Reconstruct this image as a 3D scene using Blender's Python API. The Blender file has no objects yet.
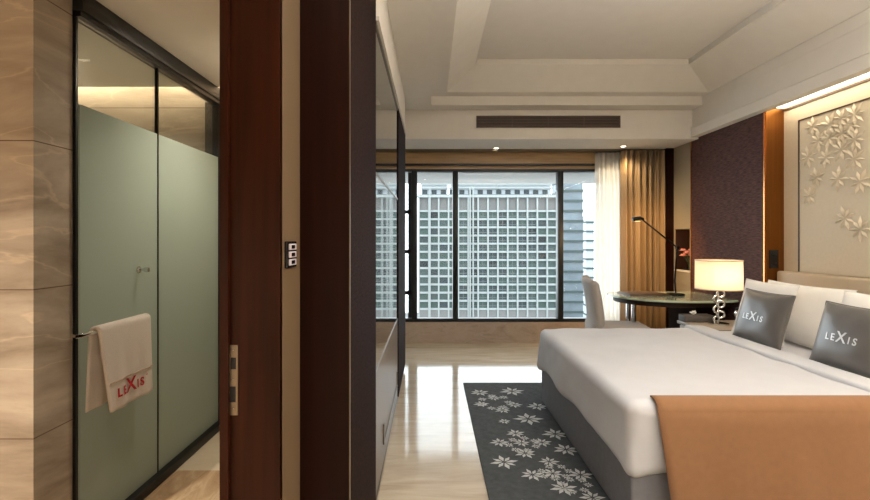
import bpy, bmesh, math, random
from mathutils import Vector, Matrix, noise
random.seed(7)
S = bpy.context.scene
COL = S.collection
PI = math.pi

# ------------------------------------------------------------------ camera
F, VX, VY, H = 480.0, 431.0, 239.0, 1.35
cd = bpy.data.cameras.new('camera'); cam = bpy.data.objects.new('camera', cd); COL.objects.link(cam)
cam.location = (0, 0, H); cam.rotation_euler = (PI/2, 0, 0)
cd.sensor_width = 36; cd.lens = 36*F/870; cd.shift_x = (435-VX)/870; cd.shift_y = -(250-VY)/870
cd.clip_start = 0.02; cd.clip_end = 2000
S.camera = cam
S.view_settings.view_transform = 'Standard'; S.view_settings.look = 'None'
S.view_settings.gamma = 1; S.view_settings.use_curve_mapping = False

# ------------------------------------------------------------------ materials
def lin(c):
    return tuple(((v/255)/12.92 if v/255 <= .04045 else ((v/255+.055)/1.055)**2.4) for v in c)
def newmat(name):
    m = bpy.data.materials.new(name); m.use_nodes = True
    nt = m.node_tree; b = nt.nodes['Principled BSDF']
    return m, nt, b
def N(nt, t, **kw):
    n = nt.nodes.new(t)
    for k, v in kw.items():
        if k in n.inputs: n.inputs[k].default_value = v
        else: setattr(n, k, v)
    return n
def M(name, rgb, rough=.5, metal=0., var=0., scale=8., stretch=(1,1,1), bump=0., bscale=None, spec=.5, sheen=0., coat=0.):
    m, nt, b = newmat(name)
    b.inputs['Roughness'].default_value = rough; b.inputs['Metallic'].default_value = metal
    b.inputs['Specular IOR Level'].default_value = spec
    if sheen: b.inputs['Sheen Weight'].default_value = sheen
    if coat: b.inputs['Coat Weight'].default_value = coat; b.inputs['Coat Roughness'].default_value = .08
    c = lin(rgb)
    tc = N(nt, 'ShaderNodeTexCoord'); mp = N(nt, 'ShaderNodeMapping'); mp.inputs['Scale'].default_value = stretch
    nt.links.new(tc.outputs['Object'], mp.inputs['Vector'])
    nz = N(nt, 'ShaderNodeTexNoise', Scale=scale, Detail=5.0)
    nt.links.new(mp.outputs[0], nz.inputs['Vector'])
    rp = N(nt, 'ShaderNodeValToRGB')
    v = max(var, .02)
    rp.color_ramp.elements[0].position = .3; rp.color_ramp.elements[1].position = .7
    rp.color_ramp.elements[0].color = tuple(max(0, x*(1-v)) for x in c)+(1,)
    rp.color_ramp.elements[1].color = tuple(min(1, x*(1+v)) for x in c)+(1,)
    nt.links.new(nz.outputs['Fac'], rp.inputs[0]); nt.links.new(rp.outputs[0], b.inputs['Base Color'])
    if bump:
        n2 = N(nt, 'ShaderNodeTexNoise', Scale=bscale or scale*4, Detail=3.0)
        nt.links.new(mp.outputs[0], n2.inputs['Vector'])
        bp = N(nt, 'ShaderNodeBump', Strength=bump, Distance=.01)
        nt.links.new(n2.outputs['Fac'], bp.inputs['Height']); nt.links.new(bp.outputs[0], b.inputs['Normal'])
    return m
def marble(name, stops, rough=.15, scale=(1,1,1), rot=(0,0,0), nscale=2.0, dist=1.2, tile=None, vein=None):
    m, nt, b = newmat(name)
    b.inputs['Roughness'].default_value = rough
    tc = N(nt, 'ShaderNodeTexCoord'); mp = N(nt, 'ShaderNodeMapping')
    mp.inputs['Scale'].default_value = scale; mp.inputs['Rotation'].default_value = rot
    nt.links.new(tc.outputs['Object'], mp.inputs['Vector'])
    nz = N(nt, 'ShaderNodeTexNoise', Scale=nscale, Detail=8.0, Roughness=.62, Distortion=dist)
    nt.links.new(mp.outputs[0], nz.inputs['Vector'])
    rp = N(nt, 'ShaderNodeValToRGB'); cr = rp.color_ramp
    for i, (p, c) in enumerate(stops):
        e = cr.elements[i] if i < 2 else cr.elements.new(p)
        e.position = p; e.color = lin(c)+(1,)
    nt.links.new(nz.outputs['Fac'], rp.inputs[0])
    out = rp.outputs[0]
    if vein:
        n3 = N(nt, 'ShaderNodeTexNoise', Scale=nscale*.8, Detail=5.0, Distortion=.5)
        nt.links.new(mp.outputs[0], n3.inputs['Vector'])
        r3 = N(nt, 'ShaderNodeValToRGB'); r3.color_ramp.elements[0].position = .49; r3.color_ramp.elements[0].color = (0,0,0,1)
        r3.color_ramp.elements[1].position = .5; r3.color_ramp.elements[1].color = (1,1,1,1)
        e = r3.color_ramp.elements.new(.512); e.color = (0,0,0,1)
        nt.links.new(n3.outputs['Fac'], r3.inputs[0])
        mx = N(nt, 'ShaderNodeMix', data_type='RGBA'); mx.inputs['B'].default_value = lin(vein)+(1,)
        mu = N(nt, 'ShaderNodeMath', operation='MULTIPLY'); mu.inputs[1].default_value = .3
        nt.links.new(r3.outputs[0], mu.inputs[0]); nt.links.new(mu.outputs[0], mx.inputs['Factor'])
        nt.links.new(out, mx.inputs['A']); out = mx.outputs['Result']
    if tile:
        # thin joints between slabs, tile=(axis,step,offset,colour)
        sep = N(nt, 'ShaderNodeSeparateXYZ'); nt.links.new(tc.outputs['Object'], sep.inputs[0])
        for ax, step, off, colr in tile:
            a = N(nt, 'ShaderNodeMath', operation='ADD'); a.inputs[1].default_value = -off
            nt.links.new(sep.outputs[ax], a.inputs[0])
            p = N(nt, 'ShaderNodeMath', operation='PINGPONG'); p.inputs[1].default_value = step/2
            nt.links.new(a.outputs[0], p.inputs[0])
            l = N(nt, 'ShaderNodeMath', operation='LESS_THAN'); l.inputs[1].default_value = .0022
            nt.links.new(p.outputs[0], l.inputs[0])
            mx = N(nt, 'ShaderNodeMix', data_type='RGBA'); mx.inputs['B'].default_value = lin(colr)+(1,)
            nt.links.new(l.outputs[0], mx.inputs['Factor']); nt.links.new(out, mx.inputs['A']); out = mx.outputs['Result']
    nt.links.new(out, b.inputs['Base Color'])
    return m
def emis(name, rgb, strength):
    m, nt, b = newmat(name)
    b.inputs['Base Color'].default_value = lin(rgb)+(1,)
    b.inputs['Emission Color'].default_value = lin(rgb)+(1,); b.inputs['Emission Strength'].default_value = strength
    return m
def glass(name, tint=(1,1,1), refl=.06, rough=.0):
    m = bpy.data.materials.new(name); m.use_nodes = True; nt = m.node_tree; nt.nodes.clear()
    o = N(nt, 'ShaderNodeOutputMaterial'); t = N(nt, 'ShaderNodeBsdfTransparent'); t.inputs[0].default_value = tint+(1,)
    g = N(nt, 'ShaderNodeBsdfGlossy'); g.inputs['Roughness'].default_value = rough
    fr = N(nt, 'ShaderNodeLayerWeight', Blend=.12); mu = N(nt, 'ShaderNodeMath', operation='MULTIPLY_ADD')
    mu.inputs[1].default_value = .3; mu.inputs[2].default_value = refl*.2
    nt.links.new(fr.outputs['Fresnel'], mu.inputs[0])
    mx = N(nt, 'ShaderNodeMixShader'); nt.links.new(mu.outputs[0], mx.inputs[0])
    nt.links.new(t.outputs[0], mx.inputs[1]); nt.links.new(g.outputs[0], mx.inputs[2]); nt.links.new(mx.outputs[0], o.inputs[0])
    return m
def cloth_trans(name, rgb, trans=.5, transp=0., var=0.):
    """fabric or frosted glass: diffuse + translucent (+ see-through weave)"""
    m = bpy.data.materials.new(name); m.use_nodes = True; nt = m.node_tree; nt.nodes.clear()
    o = N(nt, 'ShaderNodeOutputMaterial'); c = lin(rgb)+(1,)
    d = N(nt, 'ShaderNodeBsdfDiffuse'); d.inputs[0].default_value = c
    t = N(nt, 'ShaderNodeBsdfTranslucent'); t.inputs[0].default_value = c
    nz = N(nt, 'ShaderNodeTexNoise', Scale=60.0)
    mul = N(nt, 'ShaderNodeMath', operation='MULTIPLY_ADD'); mul.inputs[1].default_value = .15; mul.inputs[2].default_value = trans-.07
    nt.links.new(nz.outputs['Fac'], mul.inputs[0])
    mx = N(nt, 'ShaderNodeMixShader'); nt.links.new(mul.outputs[0], mx.inputs[0])
    nt.links.new(d.outputs[0], mx.inputs[1]); nt.links.new(t.outputs[0], mx.inputs[2])
    last = mx
    if transp:
        tr = N(nt, 'ShaderNodeBsdfTransparent'); m2 = N(nt, 'ShaderNodeMixShader'); m2.inputs[0].default_value = transp
        nt.links.new(mx.outputs[0], m2.inputs[1]); nt.links.new(tr.outputs[0], m2.inputs[2]); last = m2
    nt.links.new(last.outputs[0], o.inputs[0])
    return m
def weave(name, rgb, rgb2, rough=.7, sc=(90,90,90), bump=.5, spec=.3):
    """fabric or grasscloth with short horizontal threads"""
    m, nt, b = newmat(name); b.inputs['Roughness'].default_value = rough; b.inputs['Specular IOR Level'].default_value = spec
    tc = N(nt, 'ShaderNodeTexCoord'); mp = N(nt, 'ShaderNodeMapping'); mp.inputs['Scale'].default_value = sc
    nt.links.new(tc.outputs['Object'], mp.inputs['Vector'])
    n1 = N(nt, 'ShaderNodeTexNoise', Scale=1.0, Detail=4.0); nt.links.new(mp.outputs[0], n1.inputs['Vector'])
    rp = N(nt, 'ShaderNodeValToRGB'); rp.color_ramp.elements[0].position = .38; rp.color_ramp.elements[1].position = .66
    rp.color_ramp.elements[0].color = lin(rgb)+(1,); rp.color_ramp.elements[1].color = lin(rgb2)+(1,)
    nt.links.new(n1.outputs['Fac'], rp.inputs[0]); nt.links.new(rp.outputs[0], b.inputs['Base Color'])
    bp = N(nt, 'ShaderNodeBump', Strength=bump, Distance=.004); nt.links.new(n1.outputs['Fac'], bp.inputs['Height']); nt.links.new(bp.outputs[0], b.inputs['Normal'])
    return m

m_ceil = M('plaster ceiling', (216,211,203), .8, var=.02)
m_wallbeige = M('beige wall paint', (212,204,192), .7, var=.03)
m_floor = marble('polished cream marble floor', [(.3,(166,152,132)),(.5,(184,171,152)),(.72,(198,187,170))], .1, (1.2,7,1), (0,0,0), 1.6, .6, tile=[(0,1.2,.3,(186,172,150)),(1,.6,.1,(190,176,154))])
m_bathfloor = marble('cream floor with painted reflection', [(.3,(206,188,160)),(.7,(226,212,188))], .12, (1,1,1), (0,0,0), 2, .5)
m_bathborder = marble('brown veined floor marble', [(.25,(158,126,96)),(.5,(190,160,126)),(.6,(208,182,150)),(.75,(176,144,112))], .15, (3,1,1), (0,0,.5), 2.4, 1.6, vein=(222,196,160))
m_pillar = marble('brown travertine marble', [(.28,(108,94,80)),(.45,(156,141,124)),(.6,(180,166,149)),(.75,(138,122,106))], .4, (.7,.9,3.4), (0,.42,.25), 1.3, .5, tile=[(2,.576,.002,(92,70,52))], vein=(222,200,172))
m_sill = marble('grey brown marble', [(.3,(142,126,112)),(.5,(168,152,138)),(.7,(152,134,120))], .2, (1,1,2.5), (0,.5,0), 2.2, 1.4, vein=(186,168,150))
m_black = marble('black granite', [(.3,(5,4,4)),(.62,(9,8,7)),(.7,(34,30,24))], .45, (1,1,1), (0,0,0), 14, 1.5)
m_blackmetal = M('black metal frame', (16,15,14), .35, .4)
m_jamb = M('dark glossy mahogany', (40,15,5), .3, var=.4, scale=2.5, stretch=(14,14,.6), spec=.12)
m_cladwood = M('very dark brown wood', (30,10,5), .36, var=.3, spec=.1, scale=2.5, stretch=(14,14,.5))
m_dkfabric = weave('dark aubergine grasscloth', (56,34,33), (96,64,60), .7, (16,16,150), .7)
m_clad = weave('dark brown textured cladding', (20,11,10), (44,26,23), .8, (30,30,120), .35, .06)
m_mirror = M('smoked mirror glass', (170,168,162), .03, 1.0)
m_lacquer = M('taupe gloss lacquer', (112,102,94), .3, 0., spec=.03)
m_chrome = M('polished chrome', (215,215,215), .08, 1.0)
m_steel = M('brushed steel', (128,116,100), .35, 1.0)
m_copper = M('bronzed copper panel', (140,90,44), .36, 1.0, var=.1, scale=3, stretch=(20,20,.4))
m_coppert = M('copper trim', (214,150,90), .25, 1.0)
m_headwood = M('golden brown wood veneer', (176,146,106), .4, var=.15, scale=3, stretch=(1,14,14))
m_winframe = M('dark grey window aluminium', (38,40,40), .4, .5)
m_glass = glass('window glass', (.97,.985,.98))
m_clear = glass('clear shower glass', (.93,.95,.92))
m_frost = cloth_trans('frosted glass', (182,190,179), .55)
m_white = M('white cotton sheet', (186,187,192), .85, bump=.06, bscale=40, sheen=.1)
m_pillow = M('white pillow cotton', (234,230,224), .85, bump=.06, bscale=30)
m_towel = M('cream terry towel', (242,230,218), .95, bump=.8, bscale=500, var=.05, scale=200)
m_red = M('red embroidery', (190,28,40), .7)
m_cream = M('tan woven band', (196,170,146), .9)
m_bedbase = M('grey upholstery', (112,112,117), .75, bump=.15, bscale=300, var=.06, scale=30)
m_tan = M('tan warm light sheet', (130,92,60), .85, var=.04, scale=30, bump=.1, bscale=300, sheen=.1)  # tan carries the warm light on the duvet side
m_cush = M('grey satin', (82,78,75), .32, var=.06, scale=10, spec=.6, sheen=.2)
m_silver = M('silver embroidery', (214,212,212), .4, .5)
m_headbd = M('taupe leather headboard', (184,166,140), .5, bump=.06, bscale=160)
m_panel = M('champagne panel fabric', (198,184,160), .6, var=.03, scale=40)
m_reliefm = M('champagne relief plaster', (212,200,178), .5)
m_shadowline = M('dark bronze line', (70,48,30), .4, .3)
m_rug = M('charcoal rug pile', (62,66,68), .95, var=.25, scale=25, bump=.6, bscale=350)
m_rugf = M('silver grey rug flower pile', (186,188,188), .9, var=.15, scale=60, bump=.4, bscale=350)
m_sheer = cloth_trans('white sheer curtain', (245,243,238), .6, .22)
m_drape = M('gold brown drape satin', (138,112,78), .5, var=.12, scale=6, stretch=(30,30,.4), sheen=.2)
m_greywall = M('grey beige wall panel', (150,138,118), .6)
m_niche = M('dark niche lining', (52,30,24), .4)
m_desk = M('green grey back painted glass', (178,192,170), .15, coat=.5)
m_dkwood = M('dark stained wood', (44,30,20), .55, spec=.2, var=.25, scale=4, stretch=(2,14,14))
m_leather = M('dark brown leather', (74,56,42), .45)
m_chair = M('grey chair fabric', (156,148,142), .85, bump=.15, bscale=250)
m_lampblk = M('black lamp metal', (18,15,13), .35, .6)
m_nightst = M('taupe lacquer nightstand', (138,126,112), .35)
m_tissuebox = M('charcoal leather box', (74,68,64), .5)
m_tissue = M('white tissue', (240,240,238), .9)
m_grille = M('brown vent slats', (88,70,58), .5)
m_gdark = M('dark vent interior', (24,18,14), .8)
m_pink = M('pink petals', (226,150,140), .7, var=.2, scale=60)
m_green = M('leaf green', (70,96,54), .6)
m_vase = glass('vase glass', (.85,.9,.86))
m_switch = M('black switch plate', (20,18,18), .25)
m_button = M('pale grey rocker button', (176,170,176), .4)
m_shade = cloth_trans('cream lampshade linen', (250,238,220), .6)
m_led = emis('warm LED diffuser', (255,242,216), 7.0)
m_ledbath = emis('warm shower cove LED', (255,238,210), 11.0)
m_down = emis('downlight lens', (255,240,215), 12.0)
m_fac = M('white concrete grid', (130,134,132), .8)
m_facgrey = M('grey louvre panel', (100,98,96), .8, var=.06, scale=1, stretch=(6,6,1))
m_fac2 = M('grey window bars', (92,97,95), .8)
m_w = [M('office glass pale', (54,66,64), .7), M('office glass grey', (40,50,52), .7), M('office glass green', (50,66,60), .7), M('office glass dark', (24,31,33), .7)]
m_tow2 = M('blue green tower glass', (92,102,108), .5, var=.2, scale=.15)
m_tow3 = M('pale tower cladding', (160,166,170), .7)
m_ground = M('grey street', (84,84,82), .9)
m_canopy = M('pale external soffit', (132,131,128), .8)

# ------------------------------------------------------------------ mesh helpers
def add_box(bm, x0, x1, y0, y1, z0, z1, mi=0):
    vs = [bm.verts.new(p) for p in [(x0,y0,z0),(x1,y0,z0),(x1,y1,z0),(x0,y1,z0),(x0,y0,z1),(x1,y0,z1),(x1,y1,z1),(x0,y1,z1)]]
    for q in [(3,2,1,0),(4,5,6,7),(0,1,5,4),(1,2,6,5),(2,3,7,6),(3,0,4,7)]:
        f = bm.faces.new([vs[i] for i in q]); f.material_index = mi
def box(x0, x1, y0, y1, z0, z1, bev=0.):
    bm = bmesh.new(); add_box(bm, min(x0,x1), max(x0,x1), min(y0,y1), max(y0,y1), min(z0,z1), max(z0,z1))
    if bev: bmesh.ops.bevel(bm, geom=bm.edges[:], offset=bev, segments=2, profile=.5, affect='EDGES')
    return bm
def boxes(*bs):
    bm = bmesh.new()
    for b in bs: add_box(bm, *b)
    return bm
def rbox(x0, x1, y0, y1, z0, z1, r, m=8, k=4, amp=0., nsc=3., nobottom=False, seed=0.):
    """rounded box sampled as a grid, so that it can be creased like cloth"""
    lo = Vector((x0,y0,z0)); hi = Vector((x1,y1,z1))
    def ticks(a, b):
        t = [a + r*(i/k) for i in range(k)] + [a+r+(b-a-2*r)*i/m for i in range(m+1)] + [b-r+r*(i/k) for i in range(1, k+1)]
        return t
    T = [ticks(lo[i], hi[i]) for i in range(3)]
    bm = bmesh.new(); cache = {}
    def vert(p):
        key = tuple(round(c, 6) for c in p)
        if key in cache: return cache[key]
        p = Vector(p); q = Vector([min(max(p[i], lo[i]+r), hi[i]-r) for i in range(3)])
        d = p-q
        if d.length > 1e-9: d.normalize()
        out = q + d*r
        if amp:
            out += d*amp*noise.fractal(out*nsc+Vector((seed,seed,seed)), 1., 2., 3)
        cache[key] = bm.verts.new(out); return cache[key]
    for ax in range(3):
        for side in (0, 1):
            if nobottom and ax == 2 and side == 0: continue
            a, b = [(1,2),(0,2),(0,1)][ax]
            c = (lo, hi)[side][ax]
            for i in range(len(T[a])-1):
                for j in range(len(T[b])-1):
                    qs = []
                    for (ii, jj) in ((i,j),(i+1,j),(i+1,j+1),(i,j+1)):
                        p = [0,0,0]; p[ax] = c; p[a] = T[a][ii]; p[b] = T[b][jj]; qs.append(vert(p))
                    if len(set(qs)) == 4:
                        try: bm.faces.new(qs)
                        except ValueError: pass
    bmesh.ops.recalc_face_normals(bm, faces=bm.faces[:])
    return bm
def add_tube(bm, pts, r, seg=12, caps=True, radii=None):
    pts = [Vector(p) for p in pts]; rings = []
    up = Vector((0,0,1))
    for i, p in enumerate(pts):
        d = (pts[min(i+1,len(pts)-1)]-pts[max(i-1,0)]).normalized()
        a = d.cross(up if abs(d.z) < .95 else Vector((1,0,0))).normalized(); b = d.cross(a).normalized()
        rr = radii[i] if radii else r
        rings.append([bm.verts.new(p + (a*math.cos(2*PI*k/seg)+b*math.sin(2*PI*k/seg))*rr) for k in range(seg)])
    for i in range(len(rings)-1):
        for k in range(seg):
            bm.faces.new([rings[i][k], rings[i][(k+1)%seg], rings[i+1][(k+1)%seg], rings[i+1][k]])
    if caps:
        bm.faces.new(rings[0][::-1]); bm.faces.new(rings[-1])
def tube(pts, r, seg=12, radii=None):
    bm = bmesh.new(); add_tube(bm, pts, r, seg, True, radii); bmesh.ops.recalc_face_normals(bm, faces=bm.faces[:]); return bm
def add_lathe(bm, prof, c, seg=32, closed=False):
    rings = []
    for (r, z) in prof:
        rings.append([bm.verts.new((c[0]+max(r,1e-4)*math.cos(2*PI*k/seg), c[1]+max(r,1e-4)*math.sin(2*PI*k/seg), c[2]+z)) for k in range(seg)])
    n = len(rings)
    for i in range(n if closed else n-1):
        for k in range(seg):
            bm.faces.new([rings[i][k], rings[i][(k+1)%seg], rings[(i+1)%n][(k+1)%seg], rings[(i+1)%n][k]])
def lathe(prof, c, seg=32, closed=False):
    bm = bmesh.new(); add_lathe(bm, prof, c, seg, closed)
    bmesh.ops.remove_doubles(bm, verts=bm.verts[:], dist=3e-4)
    bmesh.ops.recalc_face_normals(bm, faces=bm.faces[:]); return bm
def prism(poly, z0, z1, bev=0.):
    bm = bmesh.new()
    a = [bm.verts.new((x,y,z0)) for x,y in poly]; b = [bm.verts.new((x,y,z1)) for x,y in poly]
    bm.faces.new(a[::-1]); bm.faces.new(b)
    n = len(poly)
    for i in range(n): bm.faces.new([a[i],a[(i+1)%n],b[(i+1)%n],b[i]])
    if bev: bmesh.ops.bevel(bm, geom=[e for e in bm.edges if abs(e.verts[0].co.z-e.verts[1].co.z) < 1e-6], offset=bev, segments=2, affect='EDGES')
    bmesh.ops.recalc_face_normals(bm, faces=bm.faces[:])
    return bm
def torus(c, R, r, axis='Y', rot=0., seg=28, ts=10):
    bm = bmesh.new(); rings = []
    for i in range(seg):
        a = 2*PI*i/seg; ring = []
        for j in range(ts):
            b = 2*PI*j/ts; rr = R + r*math.cos(b)
            p = Vector((rr*math.cos(a), r*math.sin(b), rr*math.sin(a)))
            p = Matrix.Rotation(rot, 3, 'Z') @ p
            ring.append(bm.verts.new(p+Vector(c)))
        rings.append(ring)
    for i in range(seg):
        for j in range(ts):
            bm.faces.new([rings[i][j], rings[i][(j+1)%ts], rings[(i+1)%seg][(j+1)%ts], rings[(i+1)%seg][j]])
    bmesh.ops.recalc_face_normals(bm, faces=bm.faces[:])
    return bm

def wloc(o):
    v = Vector((0,0,0))
    while o: v += o.location; o = o.parent
    return v
def obj(name, bm, mat, parent=None, smooth=True, solid=0., angle=40):
    """link a world-space bmesh as ONE object; a part is stored relative to its thing"""
    mats = mat if isinstance(mat, (list, tuple)) else [mat]
    if parent is None:
        xs = [v.co for v in bm.verts]
        org = Vector(((min(c.x for c in xs)+max(c.x for c in xs))/2, (min(c.y for c in xs)+max(c.y for c in xs))/2, min(c.z for c in xs)))
        loc = org
    else:
        org = wloc(parent); loc = Vector((0,0,0))
    bmesh.ops.translate(bm, verts=bm.verts[:], vec=-org)
    me = bpy.data.meshes.new(name); bm.to_mesh(me); bm.free()
    for m in mats: me.materials.append(m)
    o = bpy.data.objects.new(name, me); COL.objects.link(o); o.location = loc; o.parent = parent
    if smooth:
        for p in me.polygons: p.use_smooth = True
        try: me.set_sharp_from_angle(angle=math.radians(angle))
        except Exception: pass
    if solid:
        md = o.modifiers.new('thickness', 'SOLIDIFY'); md.thickness = solid; md.offset = 0
    return o
def thing(name, label, cat, loc, group=None):
    o = bpy.data.objects.new(name, None); COL.objects.link(o); o.location = loc; o.empty_display_size = .1
    o['label'] = label; o['category'] = cat
    if group: o['group'] = group
    return o
def tag(o, label, cat, group=None):
    o['label'] = label; o['category'] = cat
    if group: o['group'] = group
    return o
def struct(name, bm, mat, label=None, cat=None, parent=None, **kw):
    o = obj(name, bm, mat, parent, **kw); o['kind'] = 'structure'
    if label: o['label'] = label
    if cat: o['category'] = cat
    return o
_dg = None
def text_bm(s, size, extr=.001, bold=0.):
    cu = bpy.data.curves.new('lettering', 'FONT'); cu.body = s; cu.size = size; cu.extrude = extr; cu.align_x = 'CENTER'; cu.align_y = 'CENTER'
    cu.offset = bold
    to = bpy.data.objects.new('lettering', cu); COL.objects.link(to)
    bpy.context.view_layer.update()
    me = bpy.data.meshes.new_from_object(to.evaluated_get(bpy.context.evaluated_depsgraph_get()))
    bpy.data.objects.remove(to); bpy.data.curves.remove(cu)
    bm = bmesh.new(); bm.from_mesh(me); bpy.data.meshes.remove(me)
    return bm
def join(dst, src, fn):
    vm = {v: dst.verts.new(fn(v.co)) for v in src.verts}
    for f in src.faces:
        try: dst.faces.new([vm[v] for v in f.verts])
        except ValueError: pass
    src.free()
def area(name, loc, rot, size, power, rgb, sy=None, spread=None):
    l = bpy.data.lights.new(name, 'AREA'); l.energy = power; l.color = lin(rgb); l.size = size
    if sy: l.shape = 'RECTANGLE'; l.size_y = sy
    if spread: l.spread = math.radians(spread)
    o = bpy.data.objects.new(name, l); COL.objects.link(o); o.location = loc; o.rotation_euler = rot; return o
def spot(name, loc, power, rgb, ang=90, blend=.6, rot=(0,0,0), r=.04):
    l = bpy.data.lights.new(name, 'SPOT'); l.energy = power; l.color = lin(rgb); l.spot_size = math.radians(ang); l.spot_blend = blend; l.shadow_soft_size = r
    o = bpy.data.objects.new(name, l); COL.objects.link(o); o.location = loc; o.rotation_euler = rot; return o
def point(name, loc, power, rgb, r=.04):
    l = bpy.data.lights.new(name, 'POINT'); l.energy = power; l.color = lin(rgb); l.shadow_soft_size = r
    o = bpy.data.objects.new(name, l); COL.objects.link(o); o.location = loc; return o

# ================================================================== THE SETTING
XW = -.27          # face of the wardrobe run
XP, XR = 3.02, 3.18  # dark wall panel face, recessed headboard wall face
YB, YF = -1.3, 6.23  # wall behind the camera, window wall
struct('floor', box(-.95, 3.4, YB, YF+.15, -.12, 0), m_floor, 'polished cream marble bedroom floor', 'floor')
# bathroom floor: far zone paler, its bright reflection put into the colour
struct('floor_bathroom', box(-3.0, -.95, 2.8, 3.6, -.12, 0.0), m_bathfloor)
struct('floor_bathroom_border', box(-3.0, -.95, YB, 2.8, -.12, 0.0), m_bathborder)
# window wall: marble plinth under the window, veneered band above it
struct('wall_back', boxes((-1.0,3.4,YF,YF+.22,0,.27)), m_sill, 'grey brown marble plinth under the window', 'wall')
struct('trim_1', boxes((-1.0,3.4,YF-.02,YF+.2,2.325,2.60)), m_headwood, 'golden wood band above the window', 'trim')
struct('trim_2', boxes((-1.0,3.4,YF-.035,YF+.1,2.30,2.325)), m_blackmetal)
struct('trim_3', boxes((-1.0,3.4,YF+.03,YF+.2,2.24,2.30)), m_headwood)
# left wall behind the wardrobe
struct('wall_left', box(-1.0, -.9, 3.6, YF+.2, 0, 2.9), m_wallbeige)
# right wall
struct('wall_right', boxes((XR,XR+.2,YB,4.34,0,2.75)), m_panel, 'champagne wall behind the headboard', 'wall')
bmw = bmesh.new()   # wall by the desk with a niche cut in
ny0, ny1, nz0, nz1 = 5.60, 5.93, .98, 1.47
for b in [(XP,XP+.36,5.57,ny0,0,2.75),(XP,XP+.36,ny1,YF+.2,0,2.75),(XP,XP+.36,ny0,ny1,0,nz0),(XP,XP+.36,ny0,ny1,nz1,2.75)]: add_box(bmw, *b)
struct('wall_right_desk', bmw, m_greywall, 'grey beige wall beside the curtain with a niche', 'wall')
struct('trim_4', boxes((XP+.2,XP+.36,ny0,ny1,nz0,nz1),(XP+.001,XP+.2,ny1-.006,ny1,nz0,nz1),(XP+.001,XP+.2,ny0,ny0+.006,nz0,nz1),(XP+.001,XP+.2,ny0+.006,ny1-.006,nz1-.006,nz1)), m_niche, 'dark back of the wall niche', 'trim')
struct('trim_5', boxes((XP-.012,XP+.2,ny0-.01,ny1+.01,nz0-.022,nz0)), m_wallbeige, 'pale shelf of the wall niche', 'trim')
struct('wall_right_panel', boxes((XP,XP+.36,4.345,5.57,0,2.52)), m_dkfabric, 'dark aubergine textured wall panel behind the bedside lamp', 'wall')
struct('trim_6', boxes((XP-.006,XP+.012,5.555,5.575,0,2.5)), m_coppert)
struct('trim_7', boxes((XP-.008,XP+.01,4.335,4.352,0,2.5)), m_coppert)
struct('trim_8', boxes((XP,XR+.02,4.325,4.345,0,2.52)), m_copper, 'bronze copper reveal at the end of the headboard recess', 'trim')
struct('trim_9', boxes((2.93,XP+.02,YF-.26,YF-.12,0,2.48)), m_cladwood, 'dark wood post in the corner beside the drape', 'trim')
# walls behind the camera and of the bathroom
struct('wall_front', box(-3.1, 3.4, YB-.1, YB, 0, 3.3), m_wallbeige)
struct('wall_bathroom_left', box(-3.1, -3.0, YB, 3.7, 0, 2.7), m_pillar)
struct('wall_bathroom_back', box(-3.0, -.6, 3.5, 3.6, 0, 2.75), m_pillar, 'cream marble wall at the back of the shower', 'wall')
struct('wall_bathroom_right', box(-.98, -.9, 2.36, 3.5, 0, 2.7), m_wallbeige)
# marble pier at the left of the shower: front face and return
struct('wall_pier', box(-3.0, -1.535, 1.853, 2.055, 0, 2.6), m_pillar, 'brown veined marble pier left of the shower glass', 'wall')
# partition between bathroom and bedroom with the door frame at its end
struct('wall_partition', box(-.60, -.437, 1.40, 1.62, 0, 2.7), M('shade darkened wall paint', (92,72,48), .7), 'beige wall strip carrying the switch', 'wall')  # wall beige made darker in the colour to stand for shade
struct('wall_closet_end', boxes((-.60,XW-.003,1.60,1.64,0,2.7)), m_cladwood, 'dark brown wood wall end left of the wardrobe', 'wall')
struct('wall_closet', boxes((-.60,XW,1.603,2.352,0,2.7)), m_clad, 'dark textured wall cladding before the wardrobe', 'wall')
struct('trim_10', boxes((XW-.002,XW+.001,1.598,1.604,0,2.7)), m_steel)
# lintel over the bathroom doorway, out of view
struct('wall_lintel', box(-.60, -.437, YB, 1.386, 2.35, 2.9), m_wallbeige)
# door frame
dj = struct('door_1', boxes((-.6035,-.437,1.386,1.41,0,2.35),(-.6035,-.58,1.37,1.41,0,2.35)), m_jamb, 'dark glossy mahogany door frame of the bathroom', 'door frame')
bmp = bmesh.new()
add_box(bmp, -.586,-.557,1.383,1.3865,.842,1.044); add_box(bmp, -.596,-.577,1.380,1.384,.965,1.02)
sp = obj('strike_plate', bmp, m_steel, dj); sp['label'] = 'steel strike plate with two slots'
obj('latch_hole', box(-.578,-.562,1.3815,1.3835,.975,1.008), m_gdark, sp)
obj('bolt_hole', box(-.579,-.563,1.3815,1.3835,.88,.925), m_gdark, sp)
for zz in (1.03, .945, .862):
    obj('screw', lathe([(0,0),(.004,0),(.004,.002),(0,.003)], (-.570,1.3825,zz), 10), m_chrome, sp)

# bedroom ceiling: flat border, coffer, bulkheads
ZB = 2.807
bmc = bmesh.new()
rings = [(0,2.95,1.0,5.22,ZB),(0,2.95,1.0,5.22,2.905),(.17,2.935,1.16,5.08,2.905),(.44,2.6,1.45,4.83,3.10),(.455,2.585,1.46,4.815,3.10),(.455,2.585,1.46,4.815,3.156)]
prev = None
for (x0,x1,y0,y1,z) in rings:
    cur = [bmc.verts.new(p) for p in ((x0,y0,z),(x1,y0,z),(x1,y1,z),(x0,y1,z))]
    if prev:
        for k in range(4): bmc.faces.new([prev[k],prev[(k+1)%4],cur[(k+1)%4],cur[k]])
    else: first = cur
    prev = cur
bmc.faces.new(prev)
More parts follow.
